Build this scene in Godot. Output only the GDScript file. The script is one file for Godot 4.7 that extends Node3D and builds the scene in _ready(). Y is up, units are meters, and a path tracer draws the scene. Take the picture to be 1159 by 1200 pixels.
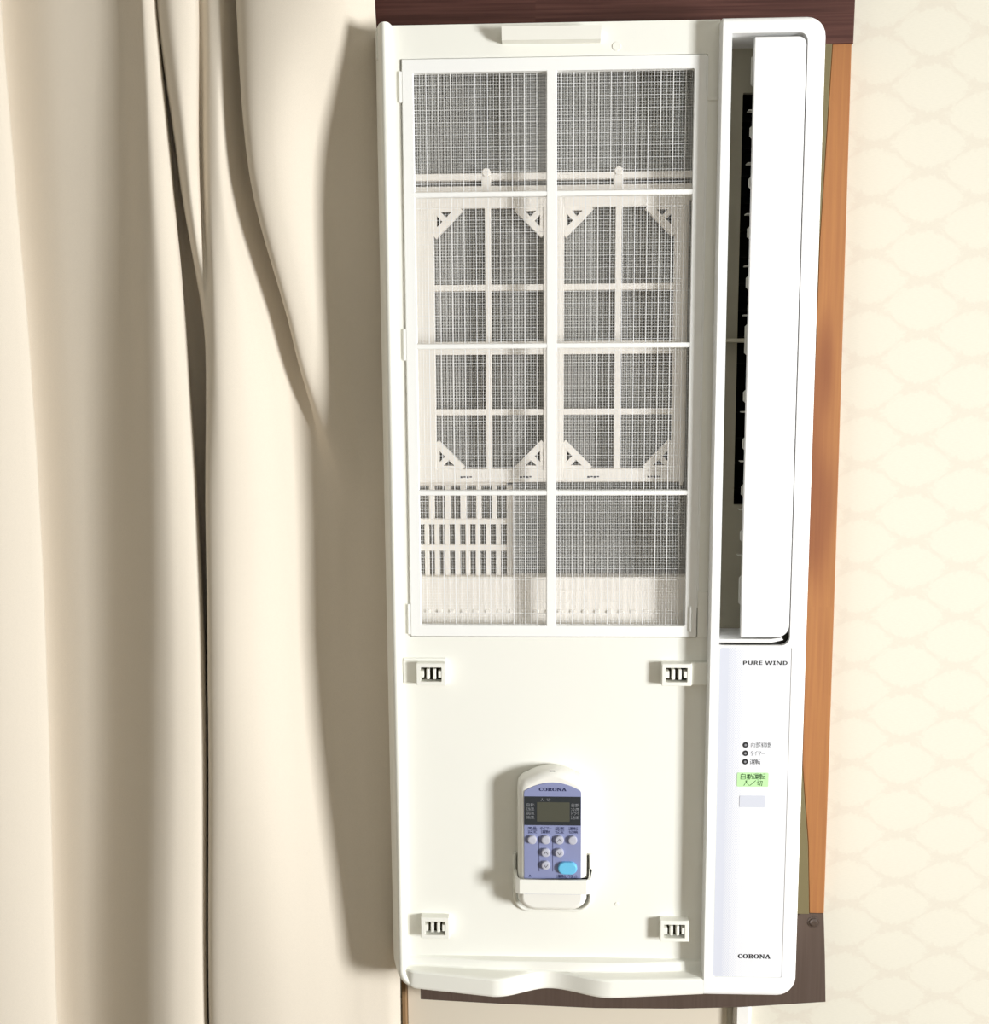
extends Node3D
# Lengths in the builders are millimetres, x right, y up from the floor, z out from the wall; v() turns them into metres.

var O := Vector3.ZERO      # base of the thing being built, in millimetres
var M := {}

# ---------------------------------------------------------------- helpers
func v(x: float, y: float, z: float) -> Vector3:
	return (Vector3(x, y, z) - O) * 0.001

func mb() -> SurfaceTool:
	var st := SurfaceTool.new()
	st.begin(Mesh.PRIMITIVE_TRIANGLES)
	st.set_smooth_group(-1)
	return st

func tri(st: SurfaceTool, a: Vector3, b: Vector3, c: Vector3, out: Vector3) -> void:
	if (b - a).cross(c - a).dot(out) > 0.0:
		var t := b
		b = c
		c = t
	st.add_vertex(a)
	st.add_vertex(b)
	st.add_vertex(c)

func quad(st: SurfaceTool, a: Vector3, b: Vector3, c: Vector3, d: Vector3, out: Vector3) -> void:
	tri(st, a, b, c, out)
	tri(st, a, c, d, out)

# box with chamfered edges between two corners given in millimetres
func bx(st: SurfaceTool, x0: float, y0: float, z0: float, x1: float, y1: float, z1: float, ch := 0.4) -> void:
	var lo := v(minf(x0, x1), minf(y0, y1), minf(z0, z1))
	var hi := v(maxf(x0, x1), maxf(y0, y1), maxf(z0, z1))
	var mid := (lo + hi) * 0.5
	var h := (hi - lo) * 0.5
	var c: float = minf(ch * 0.001, minf(h.x, minf(h.y, h.z)) * 0.6)
	for ax in 3:
		var u := (ax + 1) % 3
		var w := (ax + 2) % 3
		for s in [-1.0, 1.0]:
			var p: Array[Vector3] = []
			for k in [[-1, -1], [1, -1], [1, 1], [-1, 1]]:
				var q := Vector3.ZERO
				q[ax] = s * h[ax]
				q[u] = k[0] * (h[u] - c)
				q[w] = k[1] * (h[w] - c)
				p.append(mid + q)
			var n := Vector3.ZERO
			n[ax] = s
			quad(st, p[0], p[1], p[2], p[3], n)
		if c > 0.0:
			for s in [-1.0, 1.0]:
				for t in [-1.0, 1.0]:
					var e: Array[Vector3] = []
					for k in [-1.0, 1.0]:
						for which in 2:
							var q := Vector3.ZERO
							q[ax] = k * (h[ax] - c)
							q[u] = s * (h[u] - (c if which == 1 else 0.0))
							q[w] = t * (h[w] - (c if which == 0 else 0.0))
							e.append(mid + q)
					var n := Vector3.ZERO
					n[u] = s
					n[w] = t
					quad(st, e[0], e[1], e[3], e[2], n)
	if c > 0.0:
		for sx in [-1.0, 1.0]:
			for sy in [-1.0, 1.0]:
				for sz in [-1.0, 1.0]:
					var sg := Vector3(sx, sy, sz)
					var a := mid + sg * Vector3(h.x, h.y - c, h.z - c)
					var b := mid + sg * Vector3(h.x - c, h.y, h.z - c)
					var d := mid + sg * Vector3(h.x - c, h.y - c, h.z)
					tri(st, a, b, d, sg)

# rounded rectangle, anticlockwise; radii: bottom left, bottom right, top right, top left
func rrect(x0: float, y0: float, x1: float, y1: float, r: Array, n := 6) -> PackedVector2Array:
	var out := PackedVector2Array()
	var cs := [Vector2(x0, y0), Vector2(x1, y0), Vector2(x1, y1), Vector2(x0, y1)]
	var inw := [Vector2(1, 1), Vector2(-1, 1), Vector2(-1, -1), Vector2(1, -1)]
	for k in 4:
		var rad: float = maxf(r[k], 0.01)
		var c: Vector2 = cs[k] + inw[k] * rad
		for i in n + 1:
			var a := PI + k * PI / 2 + i * PI / 2 / n
			out.append(c + Vector2(cos(a), sin(a)) * rad)
	return out

func circle(x: float, y: float, r: float, n := 20) -> PackedVector2Array:
	var out := PackedVector2Array()
	for i in n:
		out.append(Vector2(x + r * cos(TAU * i / n), y + r * sin(TAU * i / n)))
	return out

func stadium(x0: float, y0: float, x1: float, y1: float) -> PackedVector2Array:
	var out := PackedVector2Array()
	var r := (y1 - y0) / 2
	for i in 13:
		var a := -PI / 2 + PI * i / 12
		out.append(Vector2(x1 - r + cos(a) * r, y0 + r + sin(a) * r))
	for i in 13:
		var a := PI / 2 + PI * i / 12
		out.append(Vector2(x0 + r + cos(a) * r, y0 + r + sin(a) * r))
	return out

func lift(p: PackedVector2Array, z: float) -> Array[Vector3]:
	var out: Array[Vector3] = []
	for q in p:
		out.append(v(q.x, q.y, z))
	return out

# walls between loops; anticlockwise loops going towards +z face outwards, going towards -z face inwards
func loft(st: SurfaceTool, loops: Array, smooth := -1, closed := true) -> void:
	st.set_smooth_group(smooth)
	for i in loops.size() - 1:
		var a: Array = loops[i]
		var b: Array = loops[i + 1]
		for k in (a.size() if closed else a.size() - 1):
			var j := (k + 1) % a.size()
			for q in [a[k], b[j], a[j], a[k], b[k], b[j]]:
				st.add_vertex(q)
	st.set_smooth_group(-1)

func cap(st: SurfaceTool, p: PackedVector2Array, z: float, front := 1.0) -> void:
	var t := Geometry2D.triangulate_polygon(p)
	for i in range(0, t.size(), 3):
		tri(st, v(p[t[i]].x, p[t[i]].y, z), v(p[t[i + 1]].x, p[t[i + 1]].y, z), v(p[t[i + 2]].x, p[t[i + 2]].y, z), Vector3(0, 0, front))

func inset(p: PackedVector2Array, d: float) -> PackedVector2Array:
	var out := PackedVector2Array()
	var n := p.size()
	for i in n:
		var a := p[(i + n - 1) % n]
		var b := p[(i + 1) % n]
		var t := (b - a).normalized()
		out.append(p[i] + Vector2(-t.y, t.x) * d)
	return out

# extruded anticlockwise outline with a chamfered front edge
func prism(st: SurfaceTool, p: PackedVector2Array, z0: float, z1: float, ch := 0.0, back := true) -> void:
	if ch > 0.0:
		var q := inset(p, ch)
		loft(st, [lift(p, z0), lift(p, z1 - ch), lift(q, z1)])
		cap(st, q, z1)
	else:
		loft(st, [lift(p, z0), lift(p, z1)])
		cap(st, p, z1)
	if back:
		cap(st, p, z0, -1.0)

# flat frame: outer and inner outline of equal point counts
func frame_face(st: SurfaceTool, outer: PackedVector2Array, inner: PackedVector2Array, z: float, back := false) -> void:
	var n := outer.size()
	for k in n:
		var j := (k + 1) % n
		quad(st, v(outer[k].x, outer[k].y, z), v(outer[j].x, outer[j].y, z), v(inner[j].x, inner[j].y, z), v(inner[k].x, inner[k].y, z), Vector3(0, 0, -1 if back else 1))

func mesh_of(st: SurfaceTool) -> ArrayMesh:
	st.generate_normals()
	return st.commit()

func put(called: String, mesh: Mesh, m: Material, parent: Node = self) -> MeshInstance3D:
	var o := MeshInstance3D.new()
	o.name = called
	o.mesh = mesh
	o.material_override = m
	o.cast_shadow = GeometryInstance3D.SHADOW_CASTING_SETTING_ON
	parent.add_child(o, true)
	return o

func obj(called: String, st: SurfaceTool, m: Material, parent: Node = self) -> MeshInstance3D:
	return put(called, mesh_of(st), m, parent)

# a mesh of its own at top level, its origin at its base
func solo(called: String, st: SurfaceTool, m: Material) -> MeshInstance3D:
	var o := obj(called, st, m)
	o.position = O * 0.001
	return o

func thing(called: String, label: String, category: String) -> Node3D:
	var o := Node3D.new()
	o.name = called
	o.position = O * 0.001
	add_child(o, true)
	o.set_meta("label", label)
	o.set_meta("category", category)
	return o

func tag(o: Node, label: String, category: String) -> void:
	o.set_meta("label", label)
	o.set_meta("category", category)

func struct(o: Node, label := "") -> void:
	o.set_meta("kind", "structure")
	if label:
		o.set_meta("label", label)

func mat(c: Color, rough := 0.5, spec := 0.5, metal := 0.0) -> StandardMaterial3D:
	var m := StandardMaterial3D.new()
	m.albedo_color = c
	m.roughness = rough
	m.metallic_specular = spec
	m.metallic = metal
	m.cull_mode = BaseMaterial3D.CULL_DISABLED
	return m

func rgb(r: float, g: float, b: float) -> Color:
	return Color(r / 255.0, g / 255.0, b / 255.0)

func noise(sd: int, freq: float, oct := 3) -> FastNoiseLite:
	var n := FastNoiseLite.new()
	n.seed = sd
	n.noise_type = FastNoiseLite.TYPE_SIMPLEX_SMOOTH
	n.frequency = freq
	n.fractal_octaves = oct
	return n

func wood(base: Color, streak: Color, sd: int, along_x: bool, strength := 0.6, stain := 0.0, stain_color := Color.BLACK) -> StandardMaterial3D:
	var n := noise(sd, 0.02, 4)
	var big := noise(sd + 5, 0.006, 2)
	var im := Image.create(256, 512, false, Image.FORMAT_RGB8)
	for y in 512:
		for x in 256:
			var g := clampf(n.get_noise_2d(x * 6.0, y * 0.35) * 0.9 + 0.5 + 0.25 * n.get_noise_2d(x * 22.0 + 90.0, y * 0.8), 0.0, 1.0)
			var c := base.lerp(streak, g * strength)
			if stain > 0.0:
				c = c.lerp(stain_color, stain * smoothstep(0.05, 0.55, big.get_noise_2d(x * 0.9, y * 0.7)))
			im.set_pixel(x, y, c)
	if along_x:
		im.rotate_90(CLOCKWISE)
	var m := mat(Color.WHITE, 0.48, 0.4)
	m.albedo_texture = ImageTexture.create_from_image(im)
	m.uv1_triplanar = true
	m.uv1_world_triplanar = true
	m.uv1_scale = Vector3(1.6, 9.0, 9.0) if along_x else Vector3(9.0, 1.6, 9.0)
	return m

func text(called: String, s: String, font: SystemFont, x0: float, x1: float, y: float, h: float, z: float, m: Material, parent: Node3D, heavy := false) -> void:
	var t := TextMesh.new()
	t.font = font
	t.text = s
	t.font_size = 48
	t.pixel_size = 0.001
	t.depth = 0.004
	t.curve_step = 1.0
	var b := t.get_aabb()
	var st := SurfaceTool.new()
	var sx := (x1 - x0) / (b.size.x * 1000.0)
	var sy := h / (b.size.y * 1000.0)
	var c := b.get_center()
	for dx in ([-0.16, 0.0, 0.16] if heavy else [0.0]):
		st.append_from(t, 0, Transform3D(Basis.from_scale(Vector3(sx, sy, 0.05)), v((x0 + x1) / 2 + dx, y, z + dx * 0.02) - Vector3(c.x * sx, c.y * sy, 0)))
	var a := st.commit()
	put(called, a, m, parent)

# strokes of the printed Japanese characters: points on a 0-9 grid, x then y downwards
const GLYPHS := {
	"内": "19-12-82-89-79 40-45-27 45-67", "部": "01-51 30-32 12-14 42-34 04-54 16-19-49-46-16 60-69 60-90-74-96-87-76",
	"乾": "01-51 31-33 13-43-46-13 15-45 08-58 36-39 70-62 71-91 63-93-66-68-98-96", "燥": "10-15-09 13-28 01-03 32-23 50-80-82-52-50 43-63-65-43 73-93-95-73 46-96 66-69 67-49 67-99",
	"運": "00-11 04-14-17-09 18-99 32-30-90-92 42-82 43-83-86-46-43 45-85 37-97 61-68", "転": "01-41 02-42-46-06-02 04-44 08-48 20-29 60-90 54-94 73-58-98 85-99",
	"自": "40-31 11-81-89-19-11 14-84 16-86", "動": "51-11 02-52 13-43-46-16-13 15-45 07-57 09-59 31-39 53-93-98-88 70-73-59",
	"入": "31-51-19 50-54-99", "切": "04-43 20-28-48-46 51-91-89-79 71-59", "／": "90-09",
	"強": "01-31-33-03-06-36-39-19 70-52-92 54-94-96-54 73-79 49-99", "弱": "01-41-43-03-06-46-49-29 51-91-93-53-56-96-99-79 17-28 67-78",
	"風": "09-11-81-87-99 32-72 34-64-66-36-34 52-58 28-78", "微": "20-02 23-05 14-19 31-33-53-51 35-55 36-39 56-59 70-63-93 84-59 65-99",
	"冷": "01-13 09-26 60-34 60-94 45-75 47-87-78 57-69", "房": "11-91 22-82-84-22 22-09 25-95 46-76-79-69 46-39", "送": "00-11 04-14-17-09 18-99 50-61 80-71 42-92 44-94 62-64-47 64-97",
	"度": "50-51 11-91 11-09 33-93 42-45-75-72 37-87-49 46-99", "設": "11-31 03-43 15-35 17-37-39-19-17 63-60-80-82-93 56-86-59 56-99", "定": "50-51 12-11-91-92 24-74 44-48 46-76 27-09 38-99",
	"量": "20-70-72-22-20 04-94 25-75-77-27-25 45-49 18-88 09-99", "温": "10-21 03-14 09-26 40-80-83-43-40 45-85-89 45-49 65-69 35-29-99", "換": "02-32 20-28-18 06-34 60-43 61-81-73 44-84 43-46 83-86 36-96 66-49 66-99",
	"停": "20-04 13-19 60-61 41-91 53-83-85-53 36-96-97 48-88 68-69-59", "止": "50-59 54-84 24-29 09-99", "タ": "40-15 31-81-59-39 34-66", "イ": "80-05 53-59", "マ": "01-91-56 35-69", "ー": "05-95",
	"ド": "30-39 34-75 60-71 80-91", "ラ": "21-81 13-93-59-39",
}

func strokes(st: SurfaceTool, s: String, x0: float, y: float, w: float, h: float, z: float, gap := 0.12, thick := 0.09) -> void:
	for i in s.length():
		var ox := x0 + i * w
		var cw := w * (1.0 - gap)
		var half := thick * h * 0.5
		for stroke in GLYPHS[s[i]].split(" "):
			var pts: PackedStringArray = stroke.split("-")
			for k in pts.size() - 1:
				var a := Vector2(ox + pts[k][0].to_float() / 9.0 * cw, y + h / 2 - pts[k][1].to_float() / 9.0 * h)
				var b := Vector2(ox + pts[k + 1][0].to_float() / 9.0 * cw, y + h / 2 - pts[k + 1][1].to_float() / 9.0 * h)
				var t := (b - a).normalized() * half
				var n := Vector2(-t.y, t.x)
				prism(st, PackedVector2Array([a - t + n, a - t - n, b + t - n, b + t + n]), z, z + 0.12, 0.0, false)

func printed(called: String, rows: Array, z: float, m: Material, parent: Node3D, thick := 0.09) -> void:
	var st := mb()
	for r in rows:
		strokes(st, r[0], r[1], r[2], r[3], r[4], z, 0.12, thick)
	obj(called, st, m, parent)

# ---------------------------------------------------------------- scene
func _ready() -> void:
	var cam := Camera3D.new()
	cam.name = "camera"
	cam.fov = rad_to_deg(2.0 * atan(600.0 / 1250.0))
	cam.near = 0.02
	cam.position = Vector3(0, 1.45, 0.94)
	var yaw := deg_to_rad(2.237)
	var pitch := deg_to_rad(7.338)
	var fw := Vector3(-sin(yaw) * cos(pitch), -sin(pitch), -cos(yaw) * cos(pitch))
	var rt := fw.cross(Vector3.UP).normalized()
	var up := rt.cross(fw)
	var roll := deg_to_rad(-0.344)
	cam.basis = Basis(rt * cos(roll) + up * sin(roll), up * cos(roll) - rt * sin(roll), -fw)
	add_child(cam)
	cam.current = true
	var env := Environment.new()
	env.background_mode = Environment.BG_SKY
	env.sky = Sky.new()
	var sky := ProceduralSkyMaterial.new()
	sky.sky_top_color = Color(0.55, 0.68, 0.85)
	sky.sky_horizon_color = Color(0.8, 0.85, 0.9)
	sky.ground_bottom_color = Color(0.4, 0.38, 0.35)
	sky.ground_horizon_color = Color(0.7, 0.7, 0.68)
	env.sky.sky_material = sky
	env.tonemap_mode = Environment.TONE_MAPPER_LINEAR
	env.tonemap_exposure = 1.0
	env.sdfgi_enabled = true
	env.ssao_enabled = true
	env.ssil_enabled = true
	var we := WorldEnvironment.new()
	we.name = "environment"
	we.environment = env
	add_child(we)
	var day := AreaLight3D.new()          # daylight through the frosted window in the right-hand wall
	day.name = "window_daylight"
	day.area_size = Vector2(0.48, 0.58)
	day.light_energy = 8.8
	day.light_color = Color(0.985, 0.993, 1.0)
	day.area_range = 12.0
	day.area_attenuation = 2.0
	day.shadow_enabled = true
	day.position = Vector3(1.88, 1.22, 1.40)
	day.rotation.y = PI / 2
	add_child(day)
	materials()
	room()
	window_frame()
	curtain()
	air_conditioner()
	air_filter()
	remote()

func materials() -> void:
	M.white = mat(rgb(246, 246, 245), 0.42, 0.45)
	M.cream = mat(rgb(243, 242, 233), 0.45, 0.45)
	M.filter = mat(rgb(247, 247, 244), 0.5, 0.4)
	M.inner = mat(rgb(250, 244, 235), 0.6, 0.3)
	M.net = mat(rgb(240, 240, 240), 0.5, 0.4)
	M.fin = mat(rgb(204, 202, 197), 0.45, 0.5, 0.3)
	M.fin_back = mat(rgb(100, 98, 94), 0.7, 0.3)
	M.duct = mat(rgb(176, 170, 150), 0.6, 0.3)
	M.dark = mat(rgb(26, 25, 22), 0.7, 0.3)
	M.cavity_shade = mat(rgb(92, 84, 68), 0.7, 0.3)  # brown standing in for the shade inside the panel clips
	M.vane = mat(rgb(214, 212, 200), 0.5, 0.4)
	M.ink = mat(rgb(52, 52, 54), 0.6, 0.3)
	M.ink_grey = mat(rgb(96, 96, 100), 0.6, 0.3)
	M.lens = mat(rgb(150, 150, 155), 0.3, 0.5)
	M.sticker = mat(rgb(196, 240, 176), 0.5, 0.3)
	M.sticker_ink = mat(rgb(58, 96, 56), 0.6, 0.3)
	M.receiver = mat(rgb(216, 219, 230), 0.25, 0.5)
	M.remote = mat(rgb(240, 238, 230), 0.4, 0.45)
	M.lilac = mat(rgb(140, 146, 184), 0.4, 0.4)
	M.display = mat(rgb(48, 52, 56), 0.2, 0.5)
	M.lcd = mat(rgb(82, 82, 71), 0.25, 0.4)
	M.button = mat(rgb(190, 191, 204), 0.35, 0.5)
	M.blue = mat(rgb(112, 196, 234), 0.35, 0.5)
	M.navy = mat(rgb(44, 48, 84), 0.6, 0.3)
	M.pale_print = mat(rgb(146, 148, 152), 0.6, 0.3)
	M.olive = mat(rgb(112, 102, 72), 0.5, 0.4)
	M.screw = mat(rgb(110, 98, 92), 0.3, 0.6, 0.7)
	M.paint = mat(rgb(243, 241, 236), 0.4, 0.4)
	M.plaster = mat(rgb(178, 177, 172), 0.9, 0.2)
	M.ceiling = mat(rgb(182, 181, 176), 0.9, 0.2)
	M.plain = mat(rgb(222, 212, 194), 0.8, 0.25)
	M.edge = mat(rgb(148, 118, 84), 0.6, 0.3)
	M.floor = wood(rgb(138, 118, 88), rgb(112, 92, 64), 3, true, 0.7)
	M.post = wood(rgb(166, 113, 67), rgb(140, 88, 56), 11, false, 0.4, 0.55, rgb(112, 62, 40))
	M.board = wood(rgb(66, 37, 31), rgb(104, 68, 60), 21, true, 0.65)
	M.brown = wood(rgb(84, 70, 62), rgb(100, 86, 78), 31, false, 0.4)
	M.paper = wallpaper()
	M.cloth = cloth()
	M.silver = silver()

func wallpaper() -> StandardMaterial3D:
	var im := Image.create(512, 256, false, Image.FORMAT_RGB8)
	var n := noise(7, 0.035, 3)
	var g := noise(9, 0.05, 3)
	var pale := rgb(222, 217, 202)
	var ground := rgb(218, 211, 196)
	for y in 256:
		for x in 512:
			# seamless wobble from noise read on a torus-like pair of circles
			var px := x / 512.0
			var py := y / 256.0
			var wob := n.get_noise_3d(cos(TAU * px) * 80.0 + 40.0 * cos(TAU * py), sin(TAU * px) * 80.0, sin(TAU * py) * 40.0)
			var d := 9.0
			for c in [Vector2(0, 0), Vector2(90, 0), Vector2(0, 45), Vector2(90, 45), Vector2(45, 22.5)]:
				var q := Vector2(absf(px * 90.0 - c.x) / 31.5, absf(py * 45.0 - c.y) / 19.0)
				d = minf(d, pow(pow(q.x, 1.45) + pow(q.y, 1.45), 1.0 / 1.45))
			var k := smoothstep(0.9, 1.1, d + wob * 0.2)
			var weave := g.get_noise_2d(x * 0.6, y * 5.0) * 0.012
			var c := pale.lerp(ground, k)
			im.set_pixel(x, y, Color(c.r + weave, c.g + weave, c.b + weave))
	var m := mat(Color.WHITE, 0.85, 0.2)
	m.albedo_texture = ImageTexture.create_from_image(im)
	m.uv1_triplanar = true
	m.uv1_world_triplanar = true
	m.uv1_scale = Vector3(1.0 / 0.09, 1.0 / 0.045, 1.0 / 0.09)
	m.uv1_offset = Vector3(-0.33 / 0.09, 1.69 / 0.045, 0)
	return m

func cloth() -> StandardMaterial3D:
	var im := Image.create(256, 256, false, Image.FORMAT_RGB8)
	var r := RandomNumberGenerator.new()
	r.seed = 5
	for y in 256:
		for x in 256:
			var t := 0.5 + 0.5 * sin(x * TAU / 4.0) * sin(y * TAU / 4.0)
			var k := 0.955 + 0.03 * t + r.randf() * 0.03
			im.set_pixel(x, y, Color(k, k, k))
	var m := mat(rgb(224, 214, 198), 0.95, 0.15)
	m.albedo_texture = ImageTexture.create_from_image(im)
	m.uv1_scale = Vector3(12, 12, 12)
	m.rim_enabled = true
	m.rim = 0.25
	return m

# print of the control panel: silver dots that thin out towards the right
func silver() -> StandardMaterial3D:
	var im := Image.create(256, 1024, false, Image.FORMAT_RGB8)
	for y in 1024:
		for x in 256:
			var u := x / 256.0
			var c := rgb(238, 239, 243)
			var cell := Vector2(fposmod(x + (4.0 if int(y / 4.0) % 2 else 0.0), 8.0) - 4.0, fposmod(float(y), 4.0) - 2.0)
			var size := (0.42 - u) / 0.32
			if u < 0.12 or cell.length() < 3.6 * size:
				c = rgb(217, 220, 232)
			im.set_pixel(x, y, c)
	var m := mat(Color.WHITE, 0.35, 0.5)
	m.albedo_texture = ImageTexture.create_from_image(im)
	m.texture_repeat = false
	return m

# ---------------------------------------------------------------- setting
func room() -> void:
	O = Vector3(0, 0, 0)
	var st := mb()
	bx(st, -2000, -100, -120, 1900, 0, 3200, 0)
	struct(solo("floor", st, M.floor))
	st = mb()
	bx(st, -2000, 2450, -120, 1900, 2550, 3200, 0)
	struct(solo("ceiling", st, M.ceiling))
	st = mb()
	bx(st, -2000, 0, -120, 1900, 2450, 0, 0)
	struct(solo("wall_back", st, M.paper), "cream wallpaper with a pale lozenge pattern")
	st = mb()
	bx(st, -2120, 0, -120, -2000, 2450, 3200, 0)
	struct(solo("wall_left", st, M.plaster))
	st = mb()
	bx(st, -2000, 0, 3080, 1900, 2450, 3200, 0)
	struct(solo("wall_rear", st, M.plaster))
	# right wall with the window opening (z 1150-1650, y 920-1520)
	st = mb()
	bx(st, 1900, 0, -120, 2020, 920, 3200, 0)
	bx(st, 1900, 1520, -120, 2020, 2450, 3200, 0)
	bx(st, 1900, 920, -120, 2020, 1520, 1150, 0)
	bx(st, 1900, 920, 1650, 2020, 1520, 3200, 0)
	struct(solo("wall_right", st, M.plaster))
	var w := thing("window_1", "frosted window in the right-hand wall", "window")
	w.remove_meta("category")
	struct(w)
	st = mb()
	bx(st, 1900, 920, 1150, 1990, 930, 1650)
	bx(st, 1900, 1510, 1150, 1990, 1520, 1650)
	bx(st, 1900, 930, 1150, 1990, 1510, 1160)
	bx(st, 1900, 930, 1640, 1990, 1510, 1650)
	obj("window_frame", st, M.paint, w)
	st = mb()
	bx(st, 1930, 925, 1155, 1936, 1515, 1645)
	var glow := mat(rgb(245, 245, 245), 0.6, 0.3)
	glow.emission_enabled = true
	glow.emission = Color(1.0, 0.985, 0.95)
	glow.emission_energy_multiplier = 1.5
	obj("window_pane", st, glow, w)
	# plain wall section under the air conditioner, with a white upright trim at its right
	st = mb()
	bx(st, -121.5, 0, 0, 178, 900, 3)
	struct(solo("wall_below", st, M.plain), "plain beige wall section under the window frame")
	st = mb()
	bx(st, -125.5, 0, 0, -121.8, 948, 14)
	struct(solo("trim_1", st, M.edge), "thin brown upright strip")
	st = mb()
	bx(st, 183.5, 0, 0, 197.5, 884, 14, 2.0)
	bx(st, 193.0, 0, 0, 199.5, 884, 9, 1.0)
	struct(solo("trim_2", st, M.paint), "white upright trim")

func window_frame() -> void:
	O = Vector3(60, 1713, 0)
	var st := mb()
	prism(st, PackedVector2Array([Vector2(-190, 1716), Vector2(150, 1709), Vector2(200, 1711), Vector2(255.5, 1712.5), Vector2(256, 1800), Vector2(-190, 1800)]), 0, 31.5, 0.8)
	tag(solo("header_board", st, M.board), "dark brown wooden board across the top of the air conditioner", "board")
	O = Vector3(245, 971, 0)
	st = mb()
	prism(st, PackedVector2Array([Vector2(243.6, 971), Vector2(257, 971), Vector2(256.4, 1300), Vector2(254.6, 1712.3), Vector2(238.8, 1712.2), Vector2(233.7, 1560), Vector2(231.7, 1300), Vector2(233.2, 1110), Vector2(236.7, 1075), Vector2(240.7, 1035)]), 0, 30, 0.8)
	tag(solo("window_post", st, M.post), "orange brown wooden window post right of the air conditioner", "post")
	O = Vector3(70, 877, 0)
	var t := thing("filler_board", "grey brown board under the air conditioner, with a screwed ear at its right end", "board")
	st = mb()
	prism(st, PackedVector2Array([Vector2(-106, 882.5), Vector2(-30, 879.2), Vector2(55, 876.7), Vector2(130, 877.5), Vector2(185, 880), Vector2(261, 886.5), Vector2(259, 930), Vector2(256.5, 971), Vector2(236, 971), Vector2(217, 960), Vector2(217, 933), Vector2(-106, 933)]), 3, 31, 0.5)
	obj("board", st, M.brown, t)
	st = mb()
	prism(st, circle(247.5, 963, 5.2), 31, 31.8, 0.4)
	prism(st, circle(247.5, 963, 3.6), 31.8, 33.6, 1.2)
	obj("screw", st, M.screw, t)
	O = Vector3(235, 971, 0)
	st = mb()
	prism(st, PackedVector2Array([Vector2(214, 971), Vector2(243.4, 971), Vector2(240.5, 1035), Vector2(236.5, 1075), Vector2(233.0, 1110), Vector2(231.5, 1300), Vector2(233.5, 1560), Vector2(238.6, 1712.2), Vector2(214, 1712.2)]), 0, 32, 0.6)
	tag(solo("mounting_rail", st, M.olive), "narrow olive metal rail between the air conditioner and the wooden post", "rail")

# curtain: plan curves (x, z) at six heights, carried smoothly from height to height
const CURTAIN := {
	1744: "-493,100 -452,101 -420,84 -418,76 -444,56 -442,44 -390,48 -348,52 -327,58 -313,68 -306,74 -299,70 -300,60 -303,54 -302,50 -301,56 -298,66 -283,78 -267,72 -265,60 -256,68 -247,68 -243,58 -238,48 -235,52 -235,66 -226,84 -193,92 -148,84 -126,62",
	1614: "-500,100 -456,102 -420,83 -416,75 -441,56 -439,44 -392,47 -354,52 -331,60 -313,74 -302,80 -292,73 -293,60 -300,48 -297,42 -290,48 -287,64 -274,80 -269,74 -270,60 -260,72 -250,74 -243,60 -233,45 -229,47 -230,63 -222,82 -202,82 -167,56 -120,45",
	1478: "-506,102 -458,102 -418,82 -413,74 -438,56 -435,43 -394,45 -359,51 -333,63 -311,80 -298,84 -285,75 -287,60 -296,46 -290,38 -278,42 -273,58 -269,70 -267,76 -263,82 -254,88 -237,82 -220,60 -203,44 -197,44 -200,55 -195,67 -181,64 -158,46 -120,43",
	1337: "-512,104 -461,102 -419,81 -413,73 -438,55 -434,43 -395,45 -365,51 -337,66 -312,83 -297,86 -281,77 -283,62 -291,46 -288,38 -280,43 -276,60 -274,72 -271,80 -267,85 -254,88 -234,80 -210,56 -190,42 -180,40 -170,40 -162,40 -153,40 -142,41 -119,43",
	1191: "-520,104 -464,102 -422,81 -416,73 -440,55 -436,43 -399,45 -372,51 -345,66 -318,83 -300,87 -281,79 -282,64 -290,48 -290,40 -283,46 -279,60 -278,72 -275,81 -271,86 -258,89 -236,81 -210,57 -190,42 -180,38 -170,37 -162,37 -153,38 -141,39 -119,42",
	877: "-541,104 -478,102 -431,82 -425,74 -449,56 -444,44 -412,45 -391,51 -363,66 -335,83 -314,88 -291,80 -293,64 -300,50 -300,44 -293,50 -290,62 -289,73 -286,81 -282,86 -266,89 -229,87 -193,76 -171,68 -161,65 -153,63 -146,61 -139,59 -130,56 -122,50",
}

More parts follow.
